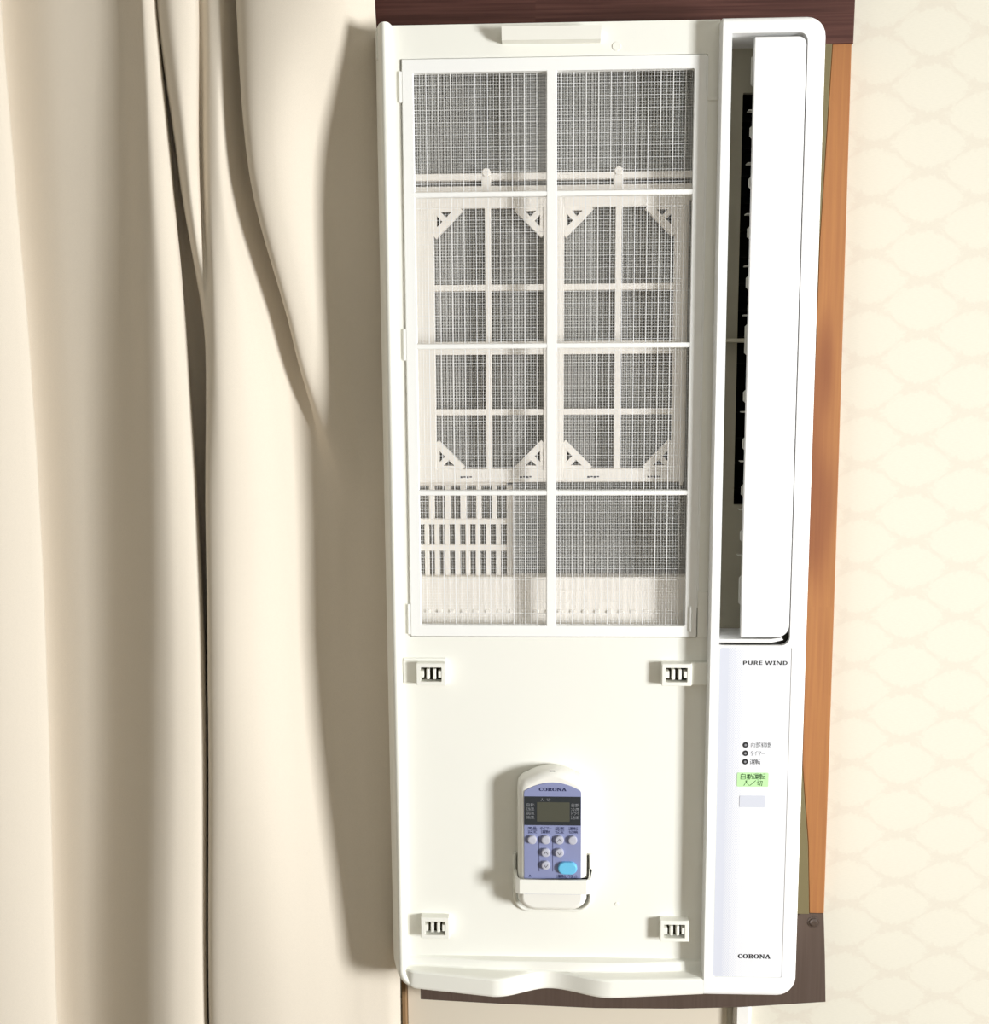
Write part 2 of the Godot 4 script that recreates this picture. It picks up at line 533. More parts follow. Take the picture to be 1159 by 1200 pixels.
func curtain() -> void:
	O = Vector3(-300, 100, 60)
	var hs: Array[float] = [2000.0]
	var rows: Array = []
	for h in CURTAIN:
		var row := PackedVector2Array()
		for p in CURTAIN[h].split(" "):
			var q: PackedStringArray = p.split(",")
			row.append(Vector2(q[0].to_float(), q[1].to_float()))
		row.insert(0, row[0] + Vector2(-60, -30))
		row.insert(0, row[0] + Vector2(-50, 35))
		if rows.is_empty():
			rows.append(row)
		rows.append(row)
		hs.append(float(h))
	hs.append(100.0)
	rows.append(rows[-1])
	var grid: Array = []
	var ys: Array[float] = []
	var sub := 7
	var step := 0
	for s in rows.size() - 1:
		var n := 14 if s > 0 and s < rows.size() - 2 else 8
		for i in (n + 1 if s == rows.size() - 2 else n):
			var t := float(i) / n
			var r0: PackedVector2Array = rows[maxi(s - 1, 0)]
			var r1: PackedVector2Array = rows[s]
			var r2: PackedVector2Array = rows[s + 1]
			var r3: PackedVector2Array = rows[mini(s + 2, rows.size() - 1)]
			var ctl := PackedVector2Array()
			for k in r1.size():
				var m1 := (r2[k] - r0[k]) * 0.4
				var m2 := (r3[k] - r1[k]) * 0.4
				ctl.append(r1[k] * (2 * t * t * t - 3 * t * t + 1) + m1 * (t * t * t - 2 * t * t + t) + r2[k] * (3 * t * t - 2 * t * t * t) + m2 * (t * t * t - t * t))
			var line: Array[Vector2] = []
			for k in ctl.size() - 1:
				for j in (sub + 1 if k == ctl.size() - 2 else sub):
					var u := float(j) / sub
					var a := ctl[maxi(k - 1, 0)]
					var b := ctl[k]
					var c := ctl[k + 1]
					var d := ctl[mini(k + 2, ctl.size() - 1)]
					var la := maxf((b - a).length(), 1.0)
					var lb := maxf((c - b).length(), 1.0)
					var lc := maxf((d - c).length(), 1.0)
					var tb := ((b - a) / la + (c - b) / lb) * 0.5 * lb
					var tc := ((c - b) / lb + (d - c) / lc) * 0.5 * lb
					line.append(b * (2 * u * u * u - 3 * u * u + 1) + tb * (u * u * u - 2 * u * u + u) + c * (3 * u * u - 2 * u * u * u) + tc * (u * u * u - u * u))
			grid.append(line)
			ys.append(lerpf(hs[s], hs[s + 1], t))
			step += 1
	var st := mb()
	st.set_smooth_group(0)
	var cols: int = grid[0].size()
	for side in [0.0, 1.3]:
		var pts: Array = []
		var us: Array = []
		for r in grid.size():
			var line: Array = grid[r]
			var p: Array[Vector3] = []
			var us_row: Array[float] = []
			var arc := 0.0
			for k in cols:
				var tan2: Vector2 = (line[mini(k + 1, cols - 1)] - line[maxi(k - 1, 0)]).normalized()
				var q: Vector2 = line[k] - Vector2(-tan2.y, tan2.x) * side
				if k > 0:
					arc += (line[k] as Vector2).distance_to(line[k - 1])
				p.append(v(q.x, ys[r], q.y))
				us_row.append(arc * 0.001)
			pts.append(p)
			us.append(us_row)
		for r in grid.size() - 1:
			for k in cols - 1:
				for c in ([[r, k], [r, k + 1], [r + 1, k + 1], [r, k], [r + 1, k + 1], [r + 1, k]] if side == 0.0 else [[r, k], [r + 1, k + 1], [r, k + 1], [r, k], [r + 1, k], [r + 1, k + 1]]):
					st.set_uv(Vector2(us[c[0]][c[1]], ys[c[0]] * 0.001))
					st.add_vertex(pts[c[0]][c[1]])
	var o := solo("curtain", st, M.cloth)
	tag(o, "beige fabric curtain gathered in deep vertical folds left of the air conditioner", "curtain")

# ---------------------------------------------------------------- air conditioner
func air_conditioner() -> void:
	O = Vector3(50, 934, 0)
	var t := thing("air_conditioner", "tall white window air conditioner with its front panel off, between curtain and wooden post", "air conditioner")
	# --- left side and bottom rim: one profile swept down the side and round the lower corner
	var prof := [Vector2(1.0, 0), Vector2(1.0, 46), Vector2(9.4, 59), Vector2(7.5, 72), Vector2(4.6, 84), Vector2(2.2, 92), Vector2(0.6, 95.8), Vector2(-1.2, 97.8), Vector2(-3.2, 98.4), Vector2(-5.0, 97.6), Vector2(-6.2, 95.5), Vector2(-7.4, 90), Vector2(-7.6, 84)]
	var st := mb()
	var path: Array = [[Vector2(-117.0, 1714.6), Vector2(-1, 0)], [Vector2(-117.0, 1300), Vector2(-1, 0)], [Vector2(-116.6, 950), Vector2(-1, 0)]]
	for i in range(1, 9):
		var a := PI + i * PI / 16
		path.append([Vector2(-100.6, 950) + Vector2(cos(a), sin(a)) * 16.0, Vector2(cos(a), sin(a))])
	var loops: Array = []
	for p in path:
		var l: Array[Vector3] = []
		for q in prof:
			var w: Vector2 = p[0] + p[1] * q.x * (1.0 if q.x < 0.0 else 1.0)
			l.append(v(w.x, w.y, q.y))
		loops.append(l)
	loft(st, loops, 1, false)
	# end of the rim at the top
	var topp: Array = loops[0]
	for k in range(1, topp.size() - 1):
		tri(st, topp[0], topp[k], topp[k + 1], Vector3(0, 1, 0))
	obj("side_rim", st, M.cream, t)
	# --- top cover
	st = mb()
	bx(st, -122, 1690.5, 0, 139, 1713.6, 87.0, 0.4)
	obj("top_cover", st, M.cream, t)
	# --- recessed front plate with the filter opening and the remote pocket
	var hole := rrect(-103.5, 1237.6, 130.3, 1689.8, [0.6, 0.6, 0.6, 0.6])
	var upper := rrect(-111, 1150, 139.5, 1714.3, [0, 0, 0, 0])
	st = mb()
	frame_face(st, upper, hole, 90)
	loft(st, [lift(hole, 90), lift(hole, 52)])
	quad(st, v(-111, 1714.3, 90), v(139.5, 1714.3, 90), v(139.5, 1714.3, 80), v(-111, 1714.3, 80), Vector3(0, 1, 0))
	var pocket := rrect(-16.7, 1004.5, 44.3, 1051.5, [11, 11, 1, 1])
	frame_face(st, rrect(-111, 955, 139.5, 1150, [0, 0, 0, 0]), pocket, 90)
	loft(st, [lift(pocket, 90), lift(pocket, 70)])
	cap(st, pocket, 70)
	obj("front_plate", st, M.cream, t)
	# groove, step line and small marks on the plate right of the filter
	for b in [[1655.6, 1658.6, 91.0], [1238.0, 1276.0, 91.2]]:
		st = mb()
		bx(st, 130.4, b[0], 90, 138.5, b[1], b[2], 0.3)
		obj("plate_step", st, M.cream, t)
	for b in [[61.5, 1696.3, 3.3], [67.5, 1008.3, 1.6]]:
		st = mb()
		prism(st, circle(b[0], b[1], b[2]), 89.5, 90.5, 0.2)
		obj("moulding_mark", st, M.cream, t)
	# --- latch tab under the top edge: a wedge leaning towards the floor
	st = mb()
	var a0 := [v(-25.3, 1708.0, 90), v(-25.3, 1708.0, 104.5), v(-25.3, 1699.9, 98), v(-25.3, 1699.2, 90)]
	var a1 := [v(49.2, 1707.4, 90), v(49.2, 1707.4, 104.5), v(49.2, 1699.5, 98), v(49.2, 1698.8, 90)]
	for k in 4:
		quad(st, a0[k], a0[(k + 1) % 4], a1[(k + 1) % 4], a1[k], [Vector3(0, 1, 0), Vector3(0, -0.5, 1), Vector3(0, -1, 0), Vector3(0, 0, -1)][k])
	quad(st, a0[0], a0[1], a0[2], a0[3], Vector3(-1, 0, 0))
	quad(st, a1[0], a1[1], a1[2], a1[3], Vector3(1, 0, 0))
	obj("latch_tab", st, M.cream, t)
	lip(t)
	clips(t)
	inside(t)
	outlet(t)
	holder(t)

func curve_at(keys: Array, x: float) -> float:
	for i in keys.size() - 1:
		if x <= keys[i + 1].x:
			var u := clampf((x - keys[i].x) / (keys[i + 1].x - keys[i].x), 0.0, 1.0)
			return lerpf(keys[i].y, keys[i + 1].y, u * u * (3 - 2 * u))
	return keys[-1].y

# stepped ledge and the waved finger lip along the bottom
func lip(t: Node3D) -> void:
	var front := [Vector2(-106, 99.5), Vector2(-36, 110.5), Vector2(-34, 110.5), Vector2(11, 96.5), Vector2(61, 109.5), Vector2(66, 109.8), Vector2(140, 102.0)]
	var riser := [Vector2(-110, 91.5), Vector2(-20, 97.0), Vector2(60, 97.5), Vector2(140, 93.0)]
	var secs: Array = []
	var n := 124
	for i in n + 1:
		var x := -113.5 + 252.5 * i / n
		var f := curve_at(front, x) if x > -34.5 and x < 61.5 else (lerpf(99.5, 110.5, clampf((x + 106) / 70.0, 0, 1)) if x <= -34.5 else lerpf(109.6, 104.9, clampf((x - 61.5) / 78.0, 0, 1)))
		if x < -105.0:
			f = lerpf(94.5, 99.7, (x + 113.5) / 8.5)
		var dy := 0.0 if x > -100.6 else 16.0 - sqrt(256.0 - (x + 100.6) * (x + 100.6))
		if x > 62.0:
			dy = 2.2 * (x - 62.0) / 77.0
		var r := curve_at(riser, x)
		var l: Array[Vector3] = []
		for q in [[961.0, 88.0], [960.3, 90.0], [959.6, r - 0.6], [959.0, r], [952.6, r], [951.7, r + 1.0], [951.2, f - 2.4], [950.7, f - 0.9], [949.6, f], [936.8 + dy * 0.9, f], [935.2 + dy, f - 0.7], [934.3 + dy, f - 2.4], [934.0 + dy, 20.0]]:
			l.append(v(x, q[0], q[1]))
		secs.append(l)
	var st := mb()
	for k in 12:
		var strip: Array = []
		for s in secs:
			strip.append([s[k + 1], s[k]])
		st.set_smooth_group(k + 1)
		for i in strip.size() - 1:
			for q in [strip[i][0], strip[i + 1][1], strip[i + 1][0], strip[i][0], strip[i][1], strip[i + 1][1]]:
				st.add_vertex(q)
	st.set_smooth_group(-1)
	obj("bottom_lip", st, M.cream, t)

func clips(t: Node3D) -> void:
	var keep := O
	O = Vector3.ZERO
	var outer := rrect(-12, -9.2, 12, 9.2, [0.8, 0.8, 0.8, 0.8], 2)
	var inner := rrect(-8.7, -6.0, 8.7, 6.0, [0.4, 0.4, 0.4, 0.4], 2)
	var st := mb()
	var oi := inset(outer, 0.5)
	loft(st, [lift(outer, 0), lift(outer, 7.5), lift(oi, 8)])
	frame_face(st, oi, inner, 8)
	loft(st, [lift(inner, 8), lift(inner, 0.4)])
	bx(st, -8.8, -2.7, 0.3, -5.9, 2.9, 7.7, 0.3)
	bx(st, 5.9, -2.7, 0.3, 8.8, 2.9, 7.7, 0.3)
	var body := mesh_of(st)
	st = mb()
	quad(st, v(-9, -6.3, 0.35), v(9, -6.3, 0.35), v(9, 6.3, 0.35), v(-9, 6.3, 0.35), Vector3(0, 0, 1))
	bx(st, -9, -6.3, 0.1, 9, 6.3, 0.35, 0)
	var shade_mesh := mesh_of(st)
	st = mb()
	bx(st, -1.3, -4.2, 0.3, 1.3, 4.4, 7.2, 0.5)
	var spring := mesh_of(st)
	O = keep
	for c in [[-85.5, 1208.0, 1], [113.5, 1208.6, 2], [-85.0, 988.6, 0], [115.2, 988.8, 0]]:
		var o := put("panel_clip", body, M.cream, t)
		o.position = v(c[0], c[1], 90)
		put("clip_shade", shade_mesh, M.cavity_shade, o)  # dark sheet, the shade of a deep cavity put into its colour
		for s in [-2.5, 2.7]:
			var sp := put("clip_spring", spring, M.cream, o)
			sp.position.x = s * 0.001
		if c[2]:
			st = mb()
			if c[2] == 1:
				bx(st, -109, 1199, 90, -97, 1217.5, 91.5, 0.4)
				bx(st, -108, 1217, 90, -73.5, 1220, 91.6, 0.3)
			else:
				bx(st, 125.3, 1199.5, 90, 139, 1218, 95.0, 0.4)
			obj("clip_bracket", st, M.cream, t)

# what shows through the filter: fins, white frames, slotted guard, drip tray
func bars(st: SurfaceTool, list: Array, z0: float, z1: float) -> void:
	for b in list:
		bx(st, b[0], b[1], z0, b[2], b[3], z1, 0.3)

func bar(st: SurfaceTool, a: Vector2, b: Vector2, w: float, z0: float, z1: float) -> void:
	var d := (b - a).normalized()
	var n := Vector2(-d.y, d.x) * w * 0.5
	prism(st, PackedVector2Array([a + n, a - n, b - n, b + n]), z0, z1)

func inside(t: Node3D) -> void:
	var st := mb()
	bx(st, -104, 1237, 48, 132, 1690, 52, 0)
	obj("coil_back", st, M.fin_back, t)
	st = mb()
	var x := -102.0
	var r := RandomNumberGenerator.new()
	r.seed = 12
	while x < 130.0:
		bx(st, x, 1284, 52, x + 0.55, 1689, 59 + r.randf() * 0.8, 0)
		x += 1.25
	var y := 1290.0
	while y < 1689.0:
		bx(st, -102, y, 52, 130, y + 0.7, 58.2, 0)
		y += 2.6
	var o := obj("cooling_fins", st, M.fin, t)
	o.set_meta("kind", "stuff")
	# cross bars in the top section
	st = mb()
	bars(st, [[-103, 1603.2, 131, 1608.4], [-103, 1586, 131, 1598.6]], 60, 68)
	bars(st, [[-42.5, 1594, -35.5, 1606], [62, 1594, 69, 1606]], 60.3, 68.5)
	prism(st, circle(-39, 1609, 3.4), 60.6, 69, 0.5)
	prism(st, circle(65.5, 1609, 3.4), 60.6, 69, 0.5)
	obj("cross_bar", st, M.inner, t)
	# two octagon frames
	for k in 2:
		var ox := 104.0 * k
		st = mb()
		bars(st, [[-98 if k == 0 else ox - 92, 1362.5, ox - 81.5, 1590], [ox + 6.4, 1362.5, (12.0 if k == 0 else 121.0), 1590], [ox - 81.5, 1581.6, ox + 6.4, 1590], [ox - 81.5, 1362.5, ox + 6.4, 1373.3]], 62, 70)
		bars(st, [[ox - 40.4, 1373.3, ox - 35.8, 1581.6]], 62, 69.8)
		bars(st, [[ox - 81.5, 1516.8, ox + 6.4, 1521.6], [ox - 81.5, 1417.4, ox + 6.4, 1422.2], [ox - 81.5, 1466, ox + 6.4, 1476.5]], 62, 69.6)
		for sx in [-1, 1]:
			for sy in [-1, 1]:
				var cx: float = ox - 37.55 + sx * 43.95
				var cy: float = 1581.6 if sy > 0 else 1373.3
				bar(st, Vector2(cx, cy - sy * 21.5), Vector2(cx - sx * 21.5, cy), 5.4, 62, 69.7)
				bar(st, Vector2(cx, cy), Vector2(cx - sx * 9.5, cy - sy * 9.5), 4.4, 62, 69.55)
				bar(st, Vector2(cx - sx, cy), Vector2(cx - sx, cy - sy * 19.0), 3.6, 62.1, 69.45)
				bar(st, Vector2(cx, cy - sy), Vector2(cx - sx * 19.0, cy - sy), 3.6, 62.2, 69.4)
		var of := obj("octagon_frame", st, M.inner, t)
		if k == 1:
			st = mb()
			bars(st, [[116.5, 1360, 119.5, 1582]], 70, 71)
			obj("frame_edge", st, M.inner, of)
		for q in [-62.0, -13.0]:
			st = mb()
			for i in 4:
				bx(st, ox + q + i * 2.6, 1366.0 + (0.4 if i % 2 else 0.0), 70, ox + q + i * 2.6 + 1.9, 1367.4, 70.2, 0)
			obj("stamp_mark", st, M.ink_grey, of)
	# slotted guard at the lower left
	st = mb()
	var z0 := 60.0
	var z1 := 67.0
	bars(st, [[-103, 1284, -97.2, 1362], [-24.2, 1284, -19.2, 1362], [-97.2, 1327.2, -24.2, 1331.7], [-97.2, 1305, -24.2, 1310], [-97.2, 1359.6, -19.2, 1365]], z0, z1)
	for i in 5:
		var bxx := -88.2 + i * 12.95
		bars(st, [[bxx, 1331.7, bxx + 4.4, 1361]], z0, z1 - 0.3)
	for i in 8:
		var bxx := -92.5 + i * 8.52
		bars(st, [[bxx, 1310, bxx + 3.9, 1327.2], [bxx, 1284, bxx + 3.9, 1305]], z0, z1 - 0.3)
	obj("slotted_guard", st, M.inner, t)
	st = mb()
	bx(st, -103, 1238, 56, 131, 1284.3, 74, 0.8)
	for i in 22:
		bx(st, -92 + i * 10.0, 1254.0, 73.5, -87.5 + i * 10.0, 1257.0, 75.0, 0.6)
	obj("drip_tray", st, M.inner, t)

# the outlet block on the right: louvre opening with its door, vanes and control panel
func outlet(t: Node3D) -> void:
	var st := mb()
	var z := 105.0
	var full := func(d: float) -> PackedVector2Array: return rrect(138.6 + minf(d, 0.4), 936.3 + d, 215.0 - d, 1711.3 - d, [0.5, 16.0 - d, 14.0 - d, 0.5])
	var loops: Array = [lift(full.call(0.0), 6.0), lift(full.call(0.0), z - 4.0)]
	for i in range(1, 6):
		var a := i * PI / 10
		loops.append(lift(full.call(4.0 * (1 - cos(a))), z - 4.0 + 4.0 * sin(a)))
	loft(st, loops)
	var split := 1234.3
	var open := rrect(145.8, 1235.2, 201.4, 1699.7, [0.6, 7.0, 6.5, 0.6])
	frame_face(st, rrect(139.0, split, 211.0, 1707.3, [0, 0, 10, 0.1]), open, z)
	quad(st, v(139, 1707.3, z), v(205, 1707.3, z), v(205, 1707.4, z), v(139, 1707.4, z), Vector3(0, 0, 1))
	loft(st, [lift(open, z), lift(open, 66)])
	var well := rrect(146.4, 953.4, 203.2, 1233.3, [2.0, 1.6, 1.0, 2.0])
	frame_face(st, rrect(139.0, 940.3, 211.0, split, [0.1, 12, 0, 0]), well, z)
	loft(st, [lift(well, z), lift(well, z - 0.5)])
	cap(st, well, z - 0.5)
	obj("outlet_block", st, M.white, t)
	# sill inside the opening, leaving the thin dark slit under the door
	st = mb()
	bx(st, 146.0, 1237.3, 67.5, 187, 1240.2, 104.6, 0.3)
	prism(st, PackedVector2Array([Vector2(187, 1237.3), Vector2(196.5, 1239.6), Vector2(195, 1241.3), Vector2(187, 1240.3)]), 98, 104.4)
	obj("outlet_sill", st, M.white, t)
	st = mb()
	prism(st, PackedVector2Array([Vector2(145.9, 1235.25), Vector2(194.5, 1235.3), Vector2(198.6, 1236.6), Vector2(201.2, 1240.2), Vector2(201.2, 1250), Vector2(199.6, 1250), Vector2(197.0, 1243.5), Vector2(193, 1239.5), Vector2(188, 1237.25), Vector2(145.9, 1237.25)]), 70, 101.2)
	obj("gap_shade", st, M.dark, t)  # black filler painted as the shade in the gap round the door
	# duct behind the door
	st = mb()
	var mouth := rrect(161.6, 1343.2, 199.5, 1666.5, [0.5, 0.5, 0.5, 0.5])
	frame_face(st, rrect(145.0, 1236.0, 202.0, 1700.5, [0, 0, 0, 0]), mouth, 67)
	loft(st, [lift(mouth, 67), lift(mouth, 62)])
	bx(st, 146, 1474.2, 66.5, 172, 1477.2, 82, 0.4)
	bx(st, 149, 1252, 66.5, 150.5, 1253.4, 67.6, 0.2)
	obj("duct_plate", st, M.duct, t)
	st = mb()
	loft(st, [lift(mouth, 62), lift(mouth, 20)])
	cap(st, mouth, 20)
	for i in 15:
		bx(st, 161.6, 1352 + i * 21.3, 24, 199, 1353.4 + i * 21.3, 44, 0)
	obj("duct", st, M.dark, t)
	# vane blades and the lobed link plates beside the door edge
	var spots := [[1665.7, 1691.2], [1627.4, 1639.4], [1589.9, 1601.4], [1552.0, 1564.2], [1513.6, 1526.6], [1462.8, 1489.3], [1425.4, 1438.1], [1388.2, 1400.4], [1350.6, 1363.0], [1314.0, 1326.5], [1262.2, 1288.9]]
	for s in spots:
		st = mb()
		var c := 3.0
		prism(st, PackedVector2Array([Vector2(164.2 + c, s[0]), Vector2(194, s[0]), Vector2(194, s[1]), Vector2(164.2 + c, s[1]), Vector2(164.2, s[1] - c), Vector2(164.2, s[0] + c)]), 83, 85, 0.4)
		obj("vane_link", st, M.vane, t)
	for yy in [1650.1, 1610.9, 1572.6, 1533.1, 1495.2, 1419.3, 1380.0, 1341.0, 1303.6]:
		st = mb()
		bx(st, 163.4, yy - 0.45, 75, 196, yy + 0.45, 82.6, 0.2)
		obj("vane", st, M.vane, t)
	# door
	st = mb()
	prism(st, rrect(162.5, 1241.8, 200.5, 1696.9, [0.8, 9.5, 6.0, 0.8]), 101.6, 105.0, 0.4)
	obj("outlet_door", st, M.white, t)
	# control panel insert with its print
	st = mb()
	var p := rrect(146.65, 953.65, 202.85, 1233.05, [1.9, 1.5, 0.9, 1.9])
	var tr := Geometry2D.triangulate_polygon(p)
	for i in tr.size():
		var q := p[tr[i - i % 3 + [0, 2, 1][i % 3]]]
		st.set_uv(Vector2((q.x - 146.9) / 55.9, (1232.8 - q.y) / 278.9))
		st.add_vertex(v(q.x, q.y, 104.7))
	loft(st, [lift(p, 104.6), lift(p, 104.7)])
	var panel := obj("control_panel", st, M.silver, t)
	var sans := SystemFont.new()
	sans.font_names = PackedStringArray(["Droid Sans"])
	sans.font_weight = 700
	var serif := SystemFont.new()
	serif.font_names = PackedStringArray(["Droid Serif"])
	serif.font_weight = 700
	text("lettering", "PURE WIND", sans, 165.1, 200.1, 1220.9, 3.2, 104.7, M.ink, panel)
	text("lettering", "CORONA", serif, 166.8, 193.4, 971.7, 3.7, 104.7, M.ink, panel, true)
	for yy in [1153.0, 1146.0, 1138.9]:
		st = mb()
		prism(st, circle(168.6, yy, 2.35), 104.5, 105.0, 0.2)
		var lamp := obj("indicator_lamp", st, M.ink, panel)
		st = mb()
		prism(st, circle(168.6, yy, 0.95, 12), 104.9, 105.15)
		obj("lamp_lens", st, M.lens, lamp)
	printed("lettering", [["内部乾燥", 172.7, 1153.1, 4.05, 3.7]], 104.7, M.ink_grey, panel, 0.065)
	printed("lettering", [["タイマー", 172.7, 1146.0, 2.95, 3.4]], 104.7, M.ink_grey, panel, 0.07)
	printed("lettering", [["運転", 172.7, 1138.9, 4.2, 3.8]], 104.7, M.ink, panel, 0.075)
	st = mb()
	prism(st, rrect(162.4, 1118.0, 187.6, 1129.8, [1, 1, 1, 1]), 104.6, 104.9)
	var stick := obj("sticker", st, M.sticker, panel)
	stick.set_meta("label", "pale green sticker")
	printed("lettering", [["自動運転", 165.0, 1126.6, 5.15, 4.4], ["入／切", 167.6, 1121.2, 5.3, 4.2]], 104.9, M.sticker_ink, stick, 0.085)
	st = mb()
	prism(st, rrect(164.6, 1100.6, 185.6, 1110.4, [0.8, 0.8, 0.8, 0.8]), 104.5, 104.95, 0.2)
	obj("receiver_window", st, M.receiver, panel)

# pocket rim and strap that hold the remote
func holder(t: Node3D) -> void:
	var st := mb()
	var path: Array = [[Vector2(-16.7, 1053), Vector2(-1, 0)]]
	for i in 9:
		var a := PI + i * PI / 16
		path.append([Vector2(-5.7, 1015.5) + Vector2(cos(a), sin(a)) * 11.0, Vector2(cos(a), sin(a))])
	for i in 9:
		var a := PI * 1.5 + i * PI / 16
		path.append([Vector2(33.3, 1015.5) + Vector2(cos(a), sin(a)) * 11.0, Vector2(cos(a), sin(a))])
	path.append([Vector2(44.3, 1053), Vector2(1, 0)])
	var loops: Array = []
	for p in path:
		var l: Array[Vector3] = []
		for q in [[3.0, 89.8], [2.6, 92.2], [1.6, 93.0], [0.4, 92.6], [0.0, 91.5], [0.0, 84.0]]:
			var w: Vector2 = p[0] + p[1] * q[0]
			l.append(v(w.x, w.y, q[1]))
		loops.append(l)
	loft(st, loops, 2, false)
	for e in [loops[0], loops[-1]]:
		for k in range(1, e.size() - 1):
			tri(st, e[0], e[k], e[k + 1], Vector3(0, 1, 0))
	obj("pocket_rim", st, M.cream, t)
	st = mb()
	var sec := [Vector2(-19.0, 90), Vector2(-17.6, 108.0), Vector2(-16.6, 111.6), Vector2(-13.5, 113.0), Vector2(41.0, 113.0), Vector2(44.2, 111.6), Vector2(45.2, 108.0), Vector2(46.8, 90), Vector2(44.4, 90), Vector2(43.0, 108.0), Vector2(41.0, 111.2), Vector2(-13.5, 111.2), Vector2(-15.4, 108.0), Vector2(-16.8, 90)]
	var lo: Array[Vector3] = []
	var hi: Array[Vector3] = []
	for q in sec:
		lo.append(v(q.x, 1028.0, q.y))
		hi.append(v(q.x, 1040.2, q.y))
	loft(st, [hi, lo])
	for k in 7:
		for pair in [[lo, Vector3(0, -1, 0)], [hi, Vector3(0, 1, 0)]]:
			quad(st, pair[0][k], pair[0][k + 1] if k < 6 else pair[0][7], pair[0][12 - k] if k < 6 else pair[0][8], pair[0][13 - k] if k < 6 else pair[0][7], pair[1])
	obj("pocket_strap", st, M.cream, t)

# ---------------------------------------------------------------- air filter
func air_filter() -> void:
	O = Vector3(13.5, 1238.3, 86)
	var t := thing("air_filter", "white framed net air filter filling the upper left front of the air conditioner", "filter")
	var st := mb()
	var outer := rrect(-102.1, 1238.4, 129.5, 1689.1, [0.8, 0.8, 0.8, 0.8])
	var oi := inset(outer, 0.5)
	var inner := rrect(-93.9, 1247.4, 120.6, 1679.0, [1.2, 1.2, 1.2, 1.2])
	loft(st, [lift(outer, 86), lift(outer, 91.4), lift(oi, 91.9)])
	frame_face(st, oi, inner, 91.9)
	loft(st, [lift(inner, 91.9), lift(inner, 86)])
	frame_face(st, outer, inner, 86, true)
	for s in [[1657.5, 1680.5], [1461.5, 1486.0], [1240.0, 1265.0]]:
		bx(st, -104.4, s[0], 87, -101.5, s[1], 91.6, 0.3)
	bx(st, 129.2, 1262, 87, 131, 1688, 90.6, 0.3)
	obj("filter_frame", st, M.filter, t)
	st = mb()
	bx(st, 123.6, 1243, 91.9, 125.0, 1264, 93.6, 0.5)
	obj("finger_rib", st, M.filter, t)
	st = mb()
	bx(st, 8.5, 1246.5, 86.4, 16.4, 1680, 92.0, 0.5)
	obj("mullion", st, M.filter, t)
	for y in [1588.4, 1472.2, 1356.0]:
		st = mb()
		bx(st, -94.5, y - 1.9, 86.6, 121, y + 1.9, 91.8, 0.5)
		obj("crossbar", st, M.filter, t)
	# net: fine threads with bold ribs every 9.5 mm
	st = mb()
	var x := -94.0
	var i := 0
	while x < 121.0:
		var bold := i % 4 == 0
		var w := 0.55 if bold else (0.26 if i % 2 == 0 else 0.12)
		bx(st, x, 1247, 86.4, x + w, 1679.5, 86.4 + w + 0.1, 0)
		x += 2.37
		i += 1
	var y := 1247.5
	i = 0
	while y < 1679.5:
		var w := 0.26 if i % 4 == 0 else 0.12
		bx(st, -94, y, 86.5, 121, y + w, 86.5 + w, 0)
		y += 2.3
		i += 1
	var net := obj("filter_net", st, M.net, t)
	net.set_meta("kind", "stuff")

# ---------------------------------------------------------------- remote control
func remote_outline(d: float) -> PackedVector2Array:
	var p := PackedVector2Array()
	var x0 := -15.3 + d
	var x1 := 41.6 - d
	var cx := 13.15
	var rb := 15.0 - d
	for i in 9:      # lower left, flattened
		var a := PI + i * PI / 16
		p.append(Vector2(x0 + rb + cos(a) * rb, 1009.5 + d + rb * 0.55 + sin(a) * rb * 0.55 + 2.2 * (1 - i / 8.0)))
	for i in 9:
		var a := PI * 1.5 + i * PI / 16
		p.append(Vector2(x1 - rb + cos(a) * rb, 1009.5 + d + rb * 0.55 + sin(a) * rb * 0.55 + 2.2 * (i / 8.0)))
	var rt := 10.0
	for i in 7:
		var a := i * PI / 12 * 0.85
		p.append(Vector2(x1 - rt + cos(a) * rt, 1115.6 - d + sin(a) * rt))
	for i in range(1, 10):
		var u := i / 10.0
		var x := lerpf(x1 - rt * 0.76, x0 + rt * 0.76, u)
		p.append(Vector2(x, 1125.4 - d + 5.8 * (1 - pow(2 * u - 1, 2))))
	for i in 7:
		var a := PI - (6 - i) * PI / 12 * 0.85
		p.append(Vector2(x0 + rt + cos(a) * rt, 1115.6 - d + sin(a) * rt))
	return p

func arch_panel(x0: float, y0: float, x1: float, y1: float, rise: float) -> PackedVector2Array:
	var p := PackedVector2Array([Vector2(x0, y0), Vector2(x1, y0), Vector2(x1, y1 - 1.5), Vector2(x1 - 0.6, y1)])
	for i in range(1, 12):
		var u := i / 12.0
		p.append(Vector2(lerpf(x1 - 0.6, x0 + 0.6, u), y1 + rise * (1 - pow(2 * u - 1, 2))))
	p.append(Vector2(x0 + 0.6, y1))
	p.append(Vector2(x0, y1 - 1.5))
	return p

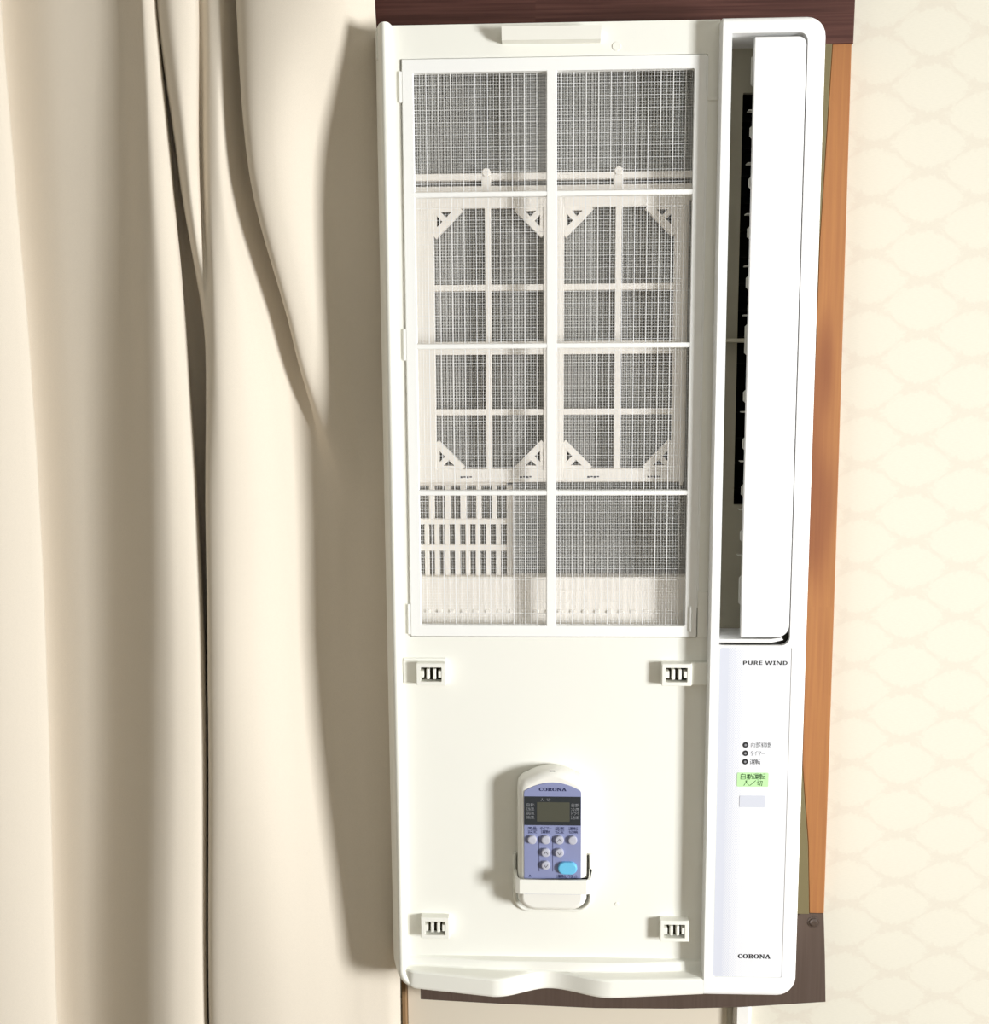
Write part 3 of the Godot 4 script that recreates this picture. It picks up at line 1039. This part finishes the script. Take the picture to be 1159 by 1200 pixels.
func remote() -> void:
	O = Vector3(13, 1009.5, 90.3)
	var t := thing("remote_control", "small white air conditioner remote with lilac button panel, held in the pocket", "remote control")
	var st := mb()
	var prof := [[2.5, 90.4], [0.6, 91.6], [0.0, 94.0], [0.0, 101.0], [0.7, 104.6], [2.2, 107.4], [4.2, 108.8], [5.0, 109.0]]
	var loops: Array = []
	for q in prof:
		loops.append(lift(remote_outline(q[0]), q[1]))
	loft(st, loops, 1)
	cap(st, remote_outline(5.0), 109.0)
	cap(st, remote_outline(2.5), 90.4, -1.0)
	obj("body", st, M.remote, t)
	st = mb()
	prism(st, PackedVector2Array([Vector2(10.0, 1128.4), Vector2(16.6, 1128.4), Vector2(15.2, 1130.2), Vector2(11.2, 1130.2)]), 102.0, 105.9, 0.3)
	obj("emitter", st, M.dark, t)
	st = mb()
	prism(st, arch_panel(-9.9, 1026.0, 36.6, 1114.8, 7.0), 108.5, 109.5, 0.2)
	var face := obj("button_panel", st, M.lilac, t)
	st = mb()
	prism(st, rrect(-9.6, 1085.6, 36.3, 1110.0, [0.3, 0.3, 0.3, 0.3]), 109.3, 109.9, 0.15)
	var disp := obj("display", st, M.display, t)
	st = mb()
	prism(st, rrect(0.6, 1088.8, 27.2, 1105.4, [0.6, 0.6, 0.6, 0.6]), 109.8, 110.05, 0.1)
	obj("screen", st, M.lcd, disp)
	printed("lettering", [["自動", -8.0, 1103.0, 3.4, 2.6], ["強風", -8.0, 1099.4, 3.4, 2.6], ["弱風", -8.0, 1096.0, 3.4, 2.6], ["微風", -8.0, 1092.4, 3.4, 2.6],
		["自動", 28.4, 1103.0, 3.4, 2.6], ["冷房", 28.4, 1099.4, 3.4, 2.6], ["ドライ", 28.0, 1096.0, 2.4, 2.6], ["送風", 28.4, 1092.4, 3.4, 2.6], ["入", 3.6, 1107.4, 3.0, 2.3], ["切", 8.4, 1107.4, 3.4, 2.3]], 109.9, M.pale_print, disp, 0.08)
	var serif := SystemFont.new()
	serif.font_names = PackedStringArray(["Droid Serif"])
	serif.font_weight = 700
	text("lettering", "CORONA", serif, 2.4, 24.6, 1116.0, 2.7, 109.5, M.navy, face, true)
	printed("lettering", [["風量", -6.6, 1082.9, 3.8, 2.4], ["設定", -6.6, 1079.9, 3.8, 2.4], ["タイマー", 3.2, 1082.9, 2.4, 2.2], ["運転", 4.2, 1079.9, 3.8, 2.4], ["温度", 15.6, 1082.9, 3.8, 2.4], ["設定", 15.6, 1079.9, 3.8, 2.4],
		["運転", 26.6, 1082.9, 3.8, 2.4], ["切換", 26.6, 1079.9, 3.8, 2.4], ["運転", 16.9, 1041.8, 3.8, 2.6], ["／", 24.6, 1041.8, 2.6, 2.6], ["停止", 27.0, 1041.8, 3.8, 2.6]], 109.5, M.navy, face, 0.1)
	st = mb()
	bx(st, 2.15, 1046, 109.4, 2.55, 1076, 109.6, 0)
	bx(st, 13.3, 1046, 109.4, 13.7, 1076, 109.6, 0)
	prism(st, PackedVector2Array([Vector2(-6.4, 1041.2), Vector2(-3.8, 1041.2), Vector2(-5.1, 1043.2)]), 109.4, 109.6)
	obj("panel_lines", st, M.navy, face)
	for b in [[-3.1, 1073.6, ""], [7.9, 1073.6, ""], [19.0, 1073.6, "^"], [29.8, 1073.6, ""], [7.9, 1062.7, "^"], [19.0, 1062.7, "v"], [7.9, 1051.8, "v"]]:
		st = mb()
		loft(st, [lift(circle(b[0], b[1], 3.6), 109.4), lift(circle(b[0], b[1], 3.6), 111.4), lift(circle(b[0], b[1], 3.3), 111.9), lift(circle(b[0], b[1], 2.5), 112.1)])
		cap(st, circle(b[0], b[1], 2.5), 112.1)
		var o := obj("button", st, M.button, t)
		if b[2]:
			st = mb()
			var s := 1.0 if b[2] == "^" else -1.0
			var tip := Vector2(b[0], b[1] + s * 1.3)
			for k in [-1.6, 1.6]:
				bar(st, Vector2(b[0] + k, b[1] - s * 1.0), tip, 0.45, 112.1, 112.2)
			obj("arrow_mark", st, M.ink_grey, o)
	st = mb()
	var ov := stadium(17.8, 1044.4, 33.4, 1054.8)
	loft(st, [lift(ov, 109.4), lift(ov, 111.4), lift(stadium(18.1, 1044.7, 33.1, 1054.5), 112.0), lift(stadium(18.8, 1045.4, 32.4, 1053.8), 112.3)])
	cap(st, stadium(18.8, 1045.4, 32.4, 1053.8), 112.3)
	var power := obj("button", st, M.blue, t)
	power.set_meta("label", "oval light blue button")
